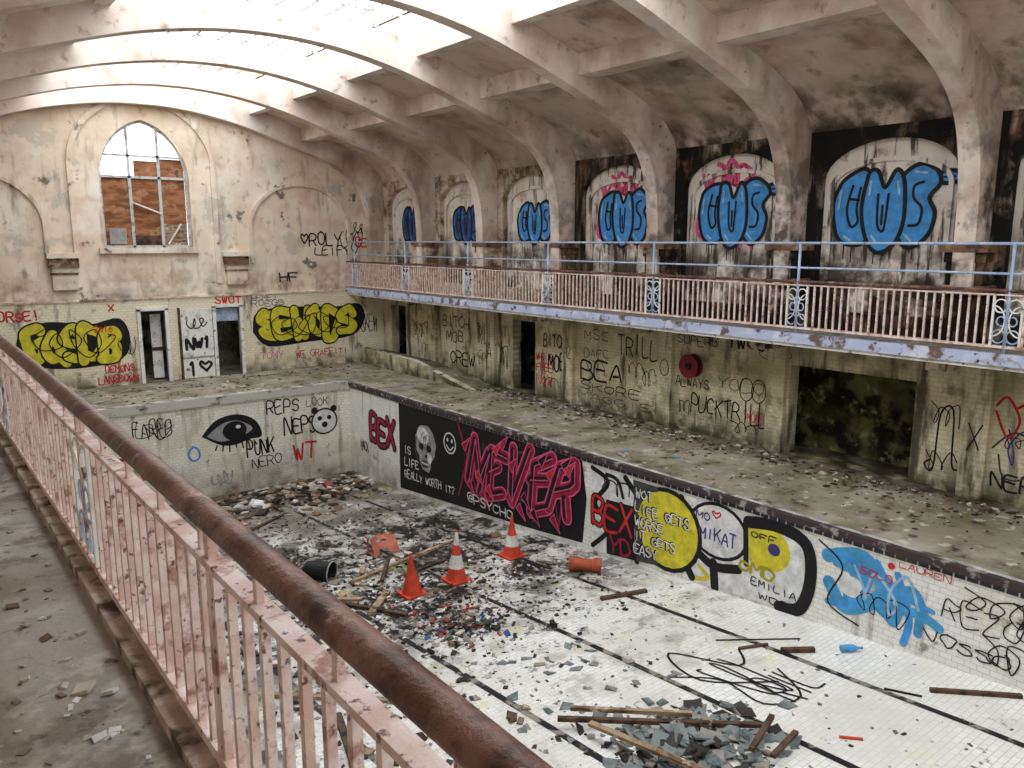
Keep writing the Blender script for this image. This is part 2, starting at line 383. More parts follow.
# ribs
half=[(0,8.02),(1.2,7.95),(2.45,7.73),(3.5,7.43),(4.5,7.1),(5.4,6.8),(6.0,6.53),(6.45,6.2),(6.75,5.75),(6.93,5.1),(6.98,4.3),(7.0,3.4)]
top=[(0,8.5),(1.2,8.47),(2.45,8.38),(3.5,8.2),(4.5,7.95),(5.4,7.7),(6.2,7.5),(7.0,7.2),(7.5,6.7),(7.62,6.0),(7.62,4.6),(7.62,3.4)]
def cr(pts,n=4):
    o=[]
    for i in range(len(pts)-1):
        p0=pts[max(i-1,0)];p1=pts[i];p2=pts[i+1];p3=pts[min(i+2,len(pts)-1)]
        for k in range(n):
            t=k/n
            o.append(tuple(.5*((2*p1[j])+(-p0[j]+p2[j])*t+(2*p0[j]-5*p1[j]+4*p2[j]-p3[j])*t*t+(-p0[j]+3*p1[j]-3*p2[j]+p3[j])*t**3) for j in range(len(p1))))
    o.append(tuple(pts[-1])); return o
inn=cr([(C-a,b) for a,b in half[::-1]]+[(C+a,b) for a,b in half[1:]])
out=cr([(C-a,b) for a,b in top[::-1]]+[(C+a,b) for a,b in top[1:]])
for yr in RIBS:
    w=MB('ceiling_rib'); h=.16
    if yr>25: yr=YE-.17
    for i in range(len(inn)-1):
        a,b,c,d_=inn[i],inn[i+1],out[i+1],out[i]
        for y in (yr-h,yr+h): w.face([(a[0],y,a[1]),(b[0],y,b[1]),(c[0],y,c[1]),(d_[0],y,d_[1])],ribm)
        w.face([(a[0],yr-h,a[1]),(a[0],yr+h,a[1]),(b[0],yr+h,b[1]),(b[0],yr-h,b[1])],ribm)
        w.face([(d_[0],yr-h,d_[1]),(d_[0],yr+h,d_[1]),(c[0],yr+h,c[1]),(c[0],yr-h,c[1])],ribm)
    w.done()
    if yr<25:
        p=MB('wall_pedestal'); xw=XR
        p.box(xw-.52,xw,yr-.36,yr+.36,4.02,4.14,corbm); p.box(xw-.46,xw,yr-.31,yr+.31,3.86,4.02,mould)
        p.box(xw-.42,xw,yr-.27,yr+.27,3.5,3.86,mould); p.box(xw-.48,xw,yr-.33,yr+.33,3.36,3.5,corbm)
        p.box(xw-.40,xw,yr-.27,yr+.27,2.58,3.36,mould); p.done()

# deck & pool -------------------------------------------------------
w=MB('floor')
w.face([(XL,YF,0),(PXL,YF,0),(PXL,YE,0),(XL,YE,0)],deckm)
w.face([(PXR,YF,0),(XR,YF,0),(XR,YE,0),(PXR,YE,0)],deckm)
w.face([(PXL,PYE,0),(PXR,PYE,0),(PXR,YE,0),(PXL,YE,0)],deckm)
w.face([(PXL,YF,0),(PXR,YF,0),(PXR,PYF,0),(PXL,PYF,0)],deckm)
w.done()
w=MB('pool_floor')
ys=[PYF]+[y for y,_ in FZ if PYF<y<PYE]+[PYE]
for a,b in zip(ys,ys[1:]): w.face([(PXL,a,fz(a)),(PXR,a,fz(a)),(PXR,b,fz(b)),(PXL,b,fz(b))],floorm)
laneb=grunge('lane_tiles_black',(28,28,30),[dict(c=(150,142,128),s=4,a=.52,b=.60,k=.8)],rough=.5)
for lx in (3.8,5.7,7.6,9.35):
    for a,b in zip(ys,ys[1:]):
        b2=min(b,PYE-1)
        w.face([(lx-.05,a,fz(a)+.004),(lx+.05,a,fz(a)+.004),(lx+.05,b2,fz(b2)+.004),(lx-.05,b2,fz(b2)+.004)],laneb)
w.done()
w=MB('wall_pool_right'); 
for a,b in zip(ys,ys[1:]): w.face([(PXR,a,fz(a)),(PXR,b,fz(b)),(PXR,b,0),(PXR,a,0)],poolR)
w.done()
w=MB('wall_pool_left'); 
for a,b in zip(ys,ys[1:]): w.face([(PXL,a,fz(a)),(PXL,b,fz(b)),(PXL,b,0),(PXL,a,0)],poolR)
w.done()
w=MB('wall_pool_end'); w.face([(PXL,PYE,-3),(PXR,PYE,-3),(PXR,PYE,0),(PXL,PYE,0)],poolE)
w.face([(PXL,PYF,-3),(PXR,PYF,-3),(PXR,PYF,0),(PXL,PYF,0)],poolE); w.done()
copm=grunge('coping_stone',(164,162,158),[dict(c=(200,198,192),s=3,a=.5,b=.62),dict(c=(84,76,66),s=2.5,a=.5,b=.62)])
navy=tile('coping_tiles',(1,0),(30,34,52),(44,50,74),(190,186,176),.155,.5,[dict(c=(70,60,50),s=2,a=.55,b=.65)],ms=.012,off=0)
navyE=tile('coping_tiles_end',(0,1),(30,34,52),(44,50,74),(190,186,176),.155,.5,[dict(c=(70,60,50),s=2,a=.55,b=.65)],ms=.012,off=0)
w=MB('trim_coping')
w.box(PXR-.05,PXR+.06,PYF,PYE,-.05,.05,grunge('coping_nose',(64,52,52),[dict(c=(150,144,140),s=5,a=.54,b=.64)]))
w.box(PXR+.06,PXR+.20,PYF,PYE,-.02,.03,copm)
w.box(PXR-.015,PXR+.01,PYF,PYE,-.12,-.05,navy)
w.box(PXL-.25,PXL+.04,PYF,PYE,-.05,.04,copm)
w.box(PXL,PXR,PYE-.04,PYE+.24,-.03,.05,copm); w.box(PXL,PXR,PYE-.06,PYE-.01,-.16,.055,navyE)
w.done()

# galleries -----------------------------------------------------------
GX=12.5
w=MB('gallery_slab')
w.box(GX+.06,XR,YF,YE,2.36,2.56,soffit); w.box(GX-.02,GX+.10,YF,YE,2.42,2.60,fascia); w.box(GX+.02,GX+.12,YF,YE,2.36,2.42,white)
w.box(GX+.1,XR,YF,YE,2.56,2.57,galfloor)
for y in RIBS: w.box(GX+.25,XR,y-.15,y+.15,2.2,2.36,soffit)
w.done()
w=MB('gallery_slab')
w.box(XL,.74,YF,YE,2.33,GZ,galfloor); w.box(.58,.76,YF,YE,GZ-.2,GZ+.05,grunge('curb',(172,154,138),[dict(c=(206,188,174),s=6,a=.5,b=.6),dict(c=(80,68,56),s=5,a=.5,b=.62)]))
w.done()
def panelrail(mb,X,yc,z0,z1,hw):
    for y in (yc-hw,yc+hw): mb.box(X-.015,X+.015,y-.015,y+.015,z0,z1,white)
    H=z1-z0
    def loop(cy,cz,ry,rz,m,a0=0,a1=360,n=16):
        mb.tube([(X,cy+ry*math.cos(math.radians(a0+(a1-a0)*i/n)),cz+rz*math.sin(math.radians(a0+(a1-a0)*i/n))) for i in range(n+1)],.012,m,4)
    for sg in (1,-1):
        loop(yc+sg*hw*.5,z0+H*.80,hw*.45,H*.13,white); loop(yc+sg*hw*.5,z0+H*.2,hw*.45,H*.13,bluep)
        loop(yc+sg*hw*.95,z0+H*.5,hw*.8,H*.3,white,90,270) if sg>0 else loop(yc+sg*hw*.95,z0+H*.5,hw*.8,H*.3,white,-90,90)
        loop(yc+sg*hw*.4,z0+H*.5,hw*.3,H*.09,bluep)
    mb.tube([(X,yc,z0),(X,yc,z1)],.01,white,4)
def railing(name,X,y0,y1,zb,zt,sp,bw,panels,blue):
    root=empty(name)
    b=MB('balusters',root); y=y0
    while y<y1:
        if not any(abs(y-p)<.19 for p in panels):
            b.box(X-bw/2,X+bw/2,y-bw/2,y+bw/2,zb,zt,pinkp)
        y+=sp
    b.done()
    b=MB('rails',root)
    b.box(X-.028,X+.028,y0,y1,zt,zt+.022,pinkp); b.box(X-.02,X+.02,y0,y1,zb-.02,zb+.015,pinkp)
    b.done()
    b=MB('scroll_panels',root)
    for p in panels: panelrail(b,X,p,zb,zt,.19)
    b.done()
    if blue:
        b=MB('safety_rail',root,True)
        b.tube([(X,y0,4.16),(X,y1,4.16)],.022,bluep,8); b.tube([(X,y0,3.74),(X,y1,3.74)],.018,bluep,8)
        for p in panels: b.tube([(X,p,2.6),(X,p,4.16)],.024,bluep,8)
        b.tube([(X,y0,3.50),(X,y1,3.50)],.026,brownr,8)
        b.done()
    return root
PR=[4.6+3.35*k for k in range(-2,7)]
rr=railing('gallery_railing',GX,YF,YE-.1,2.70,3.43,.125,.028,PR,True)
PLn=[4.3+3.35*k for k in range(-2,7)]
rl=railing('gallery_railing',.66,YF,YE-.1,2.64,3.27,.125,.024,PLn,False)
b=MB('handrail',rl,True)
ring_=[(math.cos(2*math.pi*i/16)*.046,math.sin(2*math.pi*i/16)*.036) for i in range(16)]
yy=[YF+i*.5 for i in range(61)]
for i,y in enumerate(yy):
    for (dx,dz) in ring_: b.v.append((.662+dx,y,3.412+dz))
k=b.mi(brownr)
for i in range(len(yy)-1):
    for j in range(16):
        b.f.append((i*16+j,i*16+(j+1)%16,(i+1)*16+(j+1)%16,(i+1)*16+j)); b.i.append(k)
b.done()
b=MB('handrail_brackets',rl)
for p in [2.28,.9]+PLn: b.box(.645,.675,p-.02,p+.02,2.55,3.39,pinkp)
y=YF
while y<YE: b.box(.65,.67,y-.012,y+.012,3.29,3.38,pinkp); y+=.46
b.done()

# ------------------------------------------------------------ graffiti toolkit
FONT={'A':"0,0 2,6 4,0|1,2 3,2",'B':"0,0 0,6 3,6 3.6,4.6 2.6,3.2 0,3.2|2.6,3.2 4,1.8 3,0 0,0",'C':"4,5 2.5,6 .6,5 0,3 .6,1 2.5,0 4,1",
'D':"0,0 0,6 2.5,6 4,4 4,2 2.5,0 0,0",'E':"4,6 0,6 0,0 4,0|0,3.2 3,3.2",'F':"4,6 0,6 0,0|0,3.2 3,3.2",'G':"4,5 2.5,6 .6,5 0,3 .6,1 2.5,0 4,1 4,3 2.5,3",
'H':"0,0 0,6|4,0 4,6|0,3 4,3",'I':"2,0 2,6",'J':"4,6 4,1.5 2.5,0 .5,1",'K':"0,0 0,6|4,6 0,2.6|1.4,3.6 4,0",'L':"0,6 0,0 4,0",'M':"0,0 0,6 2,2.5 4,6 4,0",
'N':"0,0 0,6 4,0 4,6",'O':"2,6 .4,5 0,3 .4,1 2,0 3.6,1 4,3 3.6,5 2,6",'P':"0,0 0,6 3,6 4,4.6 3,3 0,3",'Q':"2,6 0,3 2,0 4,3 2,6|2.5,1.5 4.2,-.6",
'R':"0,0 0,6 3,6 4,4.6 3,3 0,3|2,3 4,0",'S':"4,5 2.5,6 .6,5.4 .3,4 2,3.1 3.8,2.2 3.6,.6 2,0 0,1",'T':"0,6 4,6|2,6 2,0",'U':"0,6 .2,1.2 2,0 3.8,1.2 4,6",
'V':"0,6 2,0 4,6",'W':"0,6 1,0 2,4 3,0 4,6",'X':"0,0 4,6|0,6 4,0",'Y':"0,6 2,3 4,6|2,3 2,0",'Z':"0,6 4,6 0,0 4,0",'1':"1,5 2,6 2,0",'2':"0,5 2,6 4,4.6 0,0 4,0",
'0':"2,6 0,3 2,0 4,3 2,6",'6':"3.5,6 .5,3.5 .3,1 2,0 3.8,1 3,3 .5,2.4",'?':"0,5 2,6 4,4.5 2,3 2,1.6|2,.3 2,0",'!':"2,6 2,1.6|2,.3 2,0",
'@':"3,2 1.4,2 1.6,4 3,4 3,2 4.2,2.4 4,5 2,6 0,4.4 0,1.6 2,0 4,.6",'*':"2,1 0,4 .6,5.5 2,4.4 3.4,5.5 4,4 2,1",'.':"2,0 2,.4"}
def seg(sx): return [[tuple(map(float,p.split(','))) for p in st.split()] for st in sx.split('|')]
def hash_(t): return sum((i+1)*ord(c) for i,c in enumerate(t))
class Paint:
    def __init__(s,name,Pm): s.mb=MB(name); s.P=Pm; s.r=random.Random(len(name)+3)
    def poly(s,pts,m,l):
        o=.003+l*.0022+s.r.uniform(0,.002)      # every patch of paint on its own film
        s.mb.face([s.P(a,b,o) for a,b in pts],m)
    def ell(s,c,d,ra,rb,m,l,n=24,wob=0):
        s.poly([(c+ra*math.cos(2*math.pi*i/n)*(1+wob*math.sin(i*2.3)),d+rb*math.sin(2*math.pi*i/n)*(1+wob*math.cos(i*1.7))) for i in range(n)],m,l)
    def stroke(s,pts,w,m,l,closed=False):
        if closed: pts=pts+[pts[0]]
        for i in range(len(pts)-1):
            (a,b),(c,d)=pts[i],pts[i+1]; dx,dy=c-a,d-b; L=math.hypot(dx,dy)
            if L<1e-6: continue
            nx,ny=-dy/L*w/2,dx/L*w/2
            s.poly([(a+nx,b+ny),(c+nx,d+ny),(c-nx,d-ny),(a-nx,b-ny)],m,l)
        if w>.02:
            for a,b in pts: s.ell(a,b,w/2,w/2,m,l,8 if w<.1 else 14)
    def curve(s,pts,w,m,l,n=5): s.stroke(cr(pts,n),w,m,l)
    def text(s,t,s0,s1,t0,t1,w,m,l,tilt=0,jit=.35,smooth=True,sl=0,stack=0,drip=0):
        t=t.upper(); n=len(t); cw=(s1-s0)/n; rr=random.Random(hash_(t))
        for i,ch in enumerate(t):
            dy=tilt*i*abs(cw)+rr.uniform(-.08,.08)*(t1-t0); sc=rr.uniform(.85,1.12)
            if ch==' ' or ch not in FONT: continue
            for st in seg(FONT[ch]):
                pts=[]
                for (gx,gy) in st:
                    gx+=rr.uniform(-jit,jit); gy+=rr.uniform(-jit,jit)
                    pts.append((s0+cw*(i+.1)+cw*.78*(gx/4)+sl*(gy/6)*cw, t0+dy+(t1-t0)*sc*gy/6))
                if smooth: s.curve(pts,w,m,l+stack*i,4)
                else: s.stroke(pts,w,m,l+stack*i)
                if drip:
                    a,b=min(pts,key=lambda p:p[1]); s.stroke([(a,b),(a,b-drip)],w*.35,m,l)
    def bubble(s,t,s0,s1,t0,t1,w,o,fill,line,l,**k):
        k.setdefault('smooth',True); k.setdefault('stack',2)
        s.text(t,s0,s1,t0,t1,w+2*o,line,l,**k); s.text(t,s0,s1,t0,t1,w,fill,l+1,**k)
    def scrib(s,s0,s1,t0,t1,w,m,l,n=14,seed=1):
        rr=random.Random(seed); pts=[]; f_=0
        a=0
        for i in range(n*2):
            a+=rr.uniform(1.1,2.2)
            f_=i/(n*2-1); k=rr.uniform(.2,.5)
            cx=s0+(s1-s0)*(.15+.7*f_); cz=(t0+t1)/2
            pts.append((cx+math.cos(a)*k*abs(s1-s0)*.35,cz+math.sin(a)*(t1-t0)*k))
        s.curve(pts,w,m,l,5)
    def done(s): return s.mb.done()

# upper right throw-ups: fat overlapping bubble letters
def throwup(y,z0,W,H,pink,sd):
    p=Paint('graffiti_blue_mural',mapR(XR+.16)); far=y>19; rr=random.Random(sd)
    fill=pDblue if far else pBlue; k2=pBlue if far else pPale
    if pink:
        for q in range(3): p.scrib(y+W*(.66-.06*q),y-W*(.5-.05*q),z0-.12,z0+H*1.2,.09,pPink,0,7,q+5)
        p.scrib(y+W*.32,y-W*.28,z0+H*.78,z0+H*1.35,.10,pPink,1,5,9); p.scrib(y+W*.3,y-W*.3,z0+H*.8,z0+H*1.28,.05,pCrim,1,6,19)
    def U(a,b): return (y+W*(.5-a),z0+H*b)
    def blob(pts,l):
        # closed smooth blob: outline film then fill film
        cl=pts+[pts[0],pts[1]]; sm=cr([U(*q) for q in cl],5)[:-5]
        p.poly(sm,fill,l); p.stroke(sm,.075,pBlack,l+1)
    j=lambda:rr.uniform(-.025,.025)
    blob([(.06+j(),.80),(.00,.55+j()),(.05,.18),(.18,.04+j()),(.36,.10),(.42,.40+j()),(.40,.80),(.32,.96+j()),(.18,.92)],2)
    blob([(.98,.90+j()),(.84,.99),(.68,.88+j()),(.62,.55),(.64,.22+j()),(.78,.02),(.95,.14+j()),(1.0,.42),(.94,.60),(1.03,.76)],4)
    blob([(.34+j(),.90),(.30,.50),(.36,.12+j()),(.48,-.04),(.64,.06),(.72,.36+j()),(.70,.80),(.62,.94),(.52,.74+j()),(.44,.94)],6)
    b=p.curve
    for l in ([(.20,.78),(.15,.5),(.2,.28),(.27,.34),(.25,.5),(.28,.75)],[(.17,.62),(.27,.60)],
              [(.46,.66),(.47,.3),(.53,.22),(.55,.4),(.56,.66)],[(.51,.52),(.51,.3)],
              [(.88,.78),(.80,.74),(.80,.6),(.88,.48),(.86,.3),(.77,.28)]): b([U(*q) for q in l],.045,pBlack,9,4)
    for l in ([(.08,.72),(.06,.5)],[(.38,.82),(.37,.66)],[(.9,.88),(.8,.9)],[(.14,.16),(.2,.11)],[(.42,.16),(.47,.08)],[(.74,.18),(.8,.1)],[(.64,.8),(.66,.66)]): b([U(*q) for q in l],.04,k2,9,3)
    p.ell(y-W*.60,z0+H*.82,.26,.14,pBlack,2); p.ell(y-W*.60,z0+H*.82,.17,.07,fill,3); p.stroke([(y-W*.55,z0+H*.82),(y-W*.65,z0+H*.82)],.03,pBlack,4)
    for d in (.14,.22,.45,.55,.82): p.stroke([U(d,.05),U(d,-.08-rr.uniform(0,.16))],.022,pBlack,2)
    p.done()
for q,(y,z0,W,H,pk) in enumerate(((23.4,4.15,1.25,1.2,0),(20.25,4.15,1.4,1.1,0),(17.0,4.15,1.45,1.1,0),(13.7,4.1,1.6,1.3,1),(10.55,4.1,1.7,1.35,1),(7.35,4.05,1.85,1.45,0))):
    throwup(y,z0,W,H,pk,q)

# pool right wall ---------------------------------------------------
p=Paint('graffiti_mural',mapR(PXR))
p.bubble('BEX',20.3,18.8,-1.5,-.75,.12,.05,pCrim,pBlack,1)
p.poly([(18.6,-.13),(11.3,-.13),(11.15,-.9),(11.25,-1.85),(13,-2.04),(18.6,-2.52)],pBlack,0)
p.ell(17.25,-1.0,.50,.50,pGrey,2,wob=.04); p.poly([(17.6,-1.2),(17.0,-1.2),(17.0,-1.6),(17.1,-1.75),(17.4,-1.72),(17.55,-1.5)],pGrey,2); p.ell(17.35,-.8,.3,.22,pWhite,3,wob=.05); p.ell(17.05,-1.35,.1,.15,pWhite,3,wob=.05)
for a,b,ra in ((17.45,-1.1,.12),(17.08,-1.1,.12),(17.22,-1.33,.06)): p.ell(a,b,ra,ra*.8,pBlack,4)
p.scrib(17.6,16.85,-1.3,-.6,.02,pGrey2,4,8,41); p.curve([(17.7,-.9),(17.74,-1.3),(17.58,-1.6)],.06,pGrey2,3)
p.ell(17.28,-1.55,.18,.10,pGrey2,4); p.stroke([(17.42,-1.54),(17.12,-1.54)],.05,pWhite,5)
for a in (17.15,17.22,17.29,17.36): p.stroke([(a,-1.5),(a,-1.58)],.012,pBlack,6)
p.stroke([(16.1+.26*math.cos(i*.4),-.75+.26*math.sin(i*.4)) for i in range(17)],.04,pWhite,2)
for a in (16.2,16.0): p.ell(a,-.68,.035,.05,pWhite,2)
p.curve([(16.25,-.82),(16.1,-.92),(15.95,-.82)],.035,pWhite,2)
p.text('IS',18.35,18.0,-1.45,-1.25,.03,pWhite,2); p.text('LIFE',18.35,17.6,-1.78,-1.58,.03,pWhite,2); p.text('REALLY WORTH IT?',18.35,15.9,-2.14,-1.94,.026,pWhite,2,tilt=.05)
p.text('@PSYCHO',15.3,13.5,-2.02,-1.80,.03,pWhite,18)
# wildstyle: arrows, spikes and interlocking bars
wr=random.Random(5)
for q in range(3): p.text('XKZVW',15.7,11.4,-1.75,-.3,.05,(pGrey2,pCrim,pGrey2)[q],1,jit=1.3,smooth=False)
p.bubble('MEVER',15.4,11.5,-1.55,-.5,.26,.035,pCrim,pPink,2,jit=.9,sl=.22,smooth=False)
p.text('MEVER',15.38,11.55,-1.52,-.5,.12,pBlack,14,jit=.9,sl=.22,smooth=False)
p.text('MEVER',15.32,11.5,-1.55,-.5,.03,pPink,15,jit=.9,sl=.22,smooth=False)
for q in range(17):
    a=15.5-q*.235+wr.uniform(-.08,.08); b=wr.choice((-.42,-1.62,-.7,-1.35))+wr.uniform(-.1,.1); sg=1 if b>-1 else -1
    tri=[(a,b),(a-.34,b+.22*sg),(a-.14,b-.16*sg)]
    p.poly(tri,wr.choice((pCrim,pCrim,pBlack,pRed)),16); p.stroke(tri+[tri[0]],.022,pPink,17)
# BEX large
p.poly([(11.05,-.14),(9.75,-.16),(9.7,-1.2),(9.9,-1.78),(10.9,-1.9)],pWhite,1)
p.curve([(11.0,-.2),(10.55,-.4),(10.9,-.9),(10.5,-1.3),(10.95,-1.8)],.10,pBlack,2); p.curve([(10.1,-.2),(9.75,-.6),(10.0,-1.2),(9.75,-1.75)],.12,pBlack,2); p.curve([(10.6,-.25),(10.3,-.3),(10.15,-.6)],.08,pBlack,2)
p.poly([(10.6,-.75),(9.85,-.7),(9.8,-1.75),(10.55,-1.85)],pBlack,2)
p.bubble('BEX',11.0,9.85,-1.35,-.8,.06,.03,pRed,pBlack,3,stack=0); p.text('YD',10.5,9.9,-1.75,-1.45,.05,pCrim,4)
p.scrib(10.9,9.9,-.72,-.22,.03,pBlack,3,5,23)
# yellow ball
p.ell(9.05,-.92,.80,.78,pBlack,3); p.ell(9.05,-.92,.71,.70,pYel,4); p.poly([(9.9,-.18),(9.3,-.18),(9.0,-.9),(9.25,-1.66),(9.75,-1.74)],pGrey2,3)
for i,t in enumerate(('WOT','LIFE GETS','WORSE','IT GETS','EASY')):
    p.text(t,9.85,9.85-.145*len(t),-.5-i*.27,-.33-i*.27,.055,pBlack,5); p.text(t,9.83,9.83-.145*len(t),-.5-i*.27,-.33-i*.27,.024,pWhite,6)
# white ball + characters
p.poly([(8.7,-.16),(6.15,-.2),(6.1,-1.0),(6.35,-1.5),(8.3,-1.66),(8.7,-1.2)],pWhite,1)
p.ell(7.95,-.62,.62,.5,pBlack,2); p.ell(7.95,-.62,.56,.44,pWhite,3)
p.text('MO',8.40,8.1,-.48,-.36,.025,pPur,4); p.text('MIKAT',8.32,7.55,-.80,-.6,.03,pPur,4); p.text('*',8.1,7.85,-.42,-.25,.03,pRed,4)
p.curve([(8.75,-.25),(8.5,-.8),(8.7,-1.2),(8.45,-1.6)],.16,pBlack,2); p.curve([(8.45,-1.05),(8.0,-1.25),(7.5,-1.15)],.16,pBlack,2); p.stroke([(8.0,-1.2),(7.95,-1.62)],.17,pBlack,2)
p.curve([(8.3,-1.35),(8.1,-1.5),(8.35,-1.6)],.08,pYel,2)
p.ell(7.0,-.62,.44,.38,pYel,2); p.ell(6.85,-.60,.11,.1,pPur,3); p.stroke([(7.4,-.3),(7.35,-1.0)],.1,pBlack,3)
p.curve([(7.35,-.28),(6.8,-.2),(6.3,-.35),(6.2,-.9),(6.35,-1.4),(6.7,-1.5)],.2,pBlack,3)
p.text('OMD',7.5,6.8,-1.12,-.94,.045,pOlive,4); p.text('OFF',7.3,6.8,-.50,-.4,.02,pBlack,5)
p.text('EMILIA',7.25,6.4,-1.30,-1.18,.02,pBlack,4); p.text('WOB',7.1,6.5,-1.5,-1.38,.02,pBlack,4)
# blue
for q in range(2): p.scrib(6.05,4.35,-1.2,-.25,.12,pSky,1,5,q+40)
p.curve([(5.95,-.4),(5.4,-.25),(5.1,-.7),(5.6,-1.1),(5.9,-.8)],.2,pSky,1); p.curve([(5.0,-.9),(4.6,-.8),(4.3,-.9)],.13,pSky,1); p.curve([(4.9,-.35),(4.7,-.9),(4.75,-1.3)],.1,pBlue,1)
p.curve([(5.8,-.3),(5.3,-.5),(5.5,-1.0),(5.9,-1.1)],.1,pBlue,2); p.curve([(5.2,-.25),(4.9,-.6),(4.4,-.7)],.07,pBlue,2); p.scrib(5.7,4.5,-1.1,-.3,.04,pPale,3,5,44)
p.ell(5.55,-.75,.18,.16,pWhite,2); p.curve([(6.1,-.2),(5.7,-.5),(5.9,-1.1),(5.4,-1.3)],.025,pBlack,3)
p.scrib(5.6,4.6,-1.15,-.6,.016,pBlack,3,7,52); p.text('SOLO',5.45,4.95,-.50,-.40,.018,pRed,4); p.ell(5.0,-.25,.05,.05,pRed,3)
p.text('REZO',4.3,3.3,-.72,-.45,.018,pBlack,2,jit=.8); p.scrib(4.2,2.9,-.6,-.15,.018,pBlack,2,8,3); p.text('VOSSO',4.5,3.4,-1.12,-.95,.02,pBlack,2,jit=.8)
p.scrib(3.6,2.4,-.9,-.2,.018,pBlack,2,10,8); p.scrib(3.9,2.8,-1.2,-.7,.018,pBlack,2,7,18); p.text('LAUREN',4.9,4.2,-.23,-.14,.012,pRed,2)
p.text('HACK',20.9,20.4,-1.9,-1.6,.03,pBlack,2)
p.done()
# pool end wall
p=Paint('graffiti_mural',mapE(PYE))
p.poly(cr([(6.2,-1.0),(6.6,-.6),(7.2,-.5),(7.7,-.75),(7.85,-1.2),(7.5,-1.25),(7.1,-1.35),(6.7,-1.3),(6.25,-1.02)],4),pBlack,0)
p.poly(cr([(6.35,-1.0),(6.75,-.72),(7.2,-.68),(7.6,-.95),(7.2,-1.15),(6.7,-1.2),(6.36,-1.02)],4),pGrey,1)
p.ell(7.1,-.95,.33,.27,pBlack,2); p.ell(7.2,-.85,.07,.05,pWhite,3)
for i in range(7): p.stroke([(6.6+i*.17,-1.3),(6.55+i*.19,-1.42-.05*(i%3))],.04,pBlack,1)
p.text('REPS',8.0,9.0,-.62,-.28,.04,pBlack,1); p.text('PUNK',7.4,8.2,-1.75,-1.35,.045,pBlack,1); p.text('NERO',7.5,8.4,-2.1,-1.82,.028,pBlack,1)
p.text('NEPS',8.5,9.5,-1.3,-.85,.05,pBlack,1); p.ell(9.75,-1.05,.42,.4,pBlack,1); p.ell(9.75,-1.05,.37,.35,pWhite,2)
for a,b,r_ in ((9.6,-.95,.07),(9.9,-.95,.07),(9.75,-1.15,.09),(9.45,-.7,.1),(10.05,-.7,.1)): p.ell(a,b,r_,r_,pBlack,3)
p.text('WT',8.7,9.5,-2.05,-1.6,.065,pRed,1); p.text('FAREB',4.5,5.5,-.85,-.4,.03,pBlack,1,jit=.6); p.scrib(4.5,5.6,-.9,-.3,.022,pBlack,1,6,5)
p.text('O',5.8,6.15,-1.6,-1.2,.05,pBlue,1); p.curve([(3.9,-1.2),(4.4,-1.4),(4.7,-1.9)],.07,pRed,1)
p.scrib(6.3,7.0,-2.5,-2.0,.04,pGrey,1,6,4)
p.text('LOOK',9.2,9.9,-.55,-.32,.022,pBlack,1)
p.done()
# lower right wall
p=Paint('graffiti_tags',mapR(XR))
def T(t,y0,y1,z0,z1,w=.04,m=pBlack,**k): p.text(t,y0,y1,z0,z1,w,m,1,**k)
T('BITCH',21.4,19.9,1.55,1.85,.035); T('MOB',21.2,20.2,1.1,1.4,.035); T('TRILL',19.5,18.9,1.2,1.75,.03); T('CREW',21.0,19.6,.4,.8,.045); T('KAY',23.2,22.2,1.2,1.5,.03)
p.scrib(23.4,22.2,.9,1.7,.03,pBlack,1,5,3); p.scrib(18.5,17.9,.5,1.4,.03,pBlack,1,6,13)
T('BITCH',16.4,15.5,1.4,1.7,.035); T('MOB',16.2,15.5,.8,1.2,.05); T('BEA',14.9,13.4,.75,1.2,.055,drip=.12); T('TRILL',13.6,12.3,1.5,1.95,.035)
T('WHO IS',16.7,16.0,1.0,1.2,.028,pRed); T('FREE',16.7,16.0,.7,.92,.03,pRed); T('NOW',16.7,16.0,.35,.58,.03,pRed)
T('PUCKTRILL',11.3,9.3,.45,.85,.03,jit=.5,drip=.1); T('ALWAYS',11.75,10.8,1.0,1.2,.02); T('SKORE',14.9,12.8,.45,.65,.022); T('MAGGIE',15.0,12.4,.2,.38,.015); T('YOLO',10.6,9.4,1.1,1.35,.015)
p.stroke([(8.95+.28*math.cos(i*.35)+.02*i,1.95+.13*math.sin(i*.35)) for i in range(20)],.015,pBlack,1)
for q in ((.3,0),(.0,0)): p.stroke([(9.55+q[0]+.17*math.cos(i*.35),1.15+.24*math.sin(i*.35)) for i in range(19)],.022,pBlack,1)
T('TWGCOR',10.4,8.95,2.0,2.3,.045); T('SUPERB',11.75,10.6,1.95,2.15,.02); T('MSC',14.8,13.9,1.75,2.0,.02); T('DAFC',14.8,13.9,1.3,1.5,.02)
p.curve([(6.05,.5),(6.15,.4),(6.0,.35),(5.95,1.3),(5.75,1.4),(5.7,.5),(5.6,.4)],.03,pBlack,1); p.scrib(6.2,5.6,1.0,1.6,.018,pBlack,1,5,3)
p.curve([(5.1,1.6),(4.95,1.75),(4.75,1.4),(4.9,1.1),(5.1,1.5)],.04,pRed,1); p.curve([(4.8,1.6),(4.6,1.7),(4.4,1.5)],.04,pRed,1)
p.curve([(5.1,.9),(4.8,1.2),(4.5,1.0),(4.6,.5),(4.9,.45),(5.0,.8)],.03,pGrey2,1); p.scrib(5.1,4.1,.6,1.3,.025,pPur,1,5,6)
T('NERUS',5.1,4.0,.25,.5,.035); T('TGN',4.6,3.6,1.6,1.9,.035); T('SMOKER',9.9,9.3,.5,.7,.015,pRed)
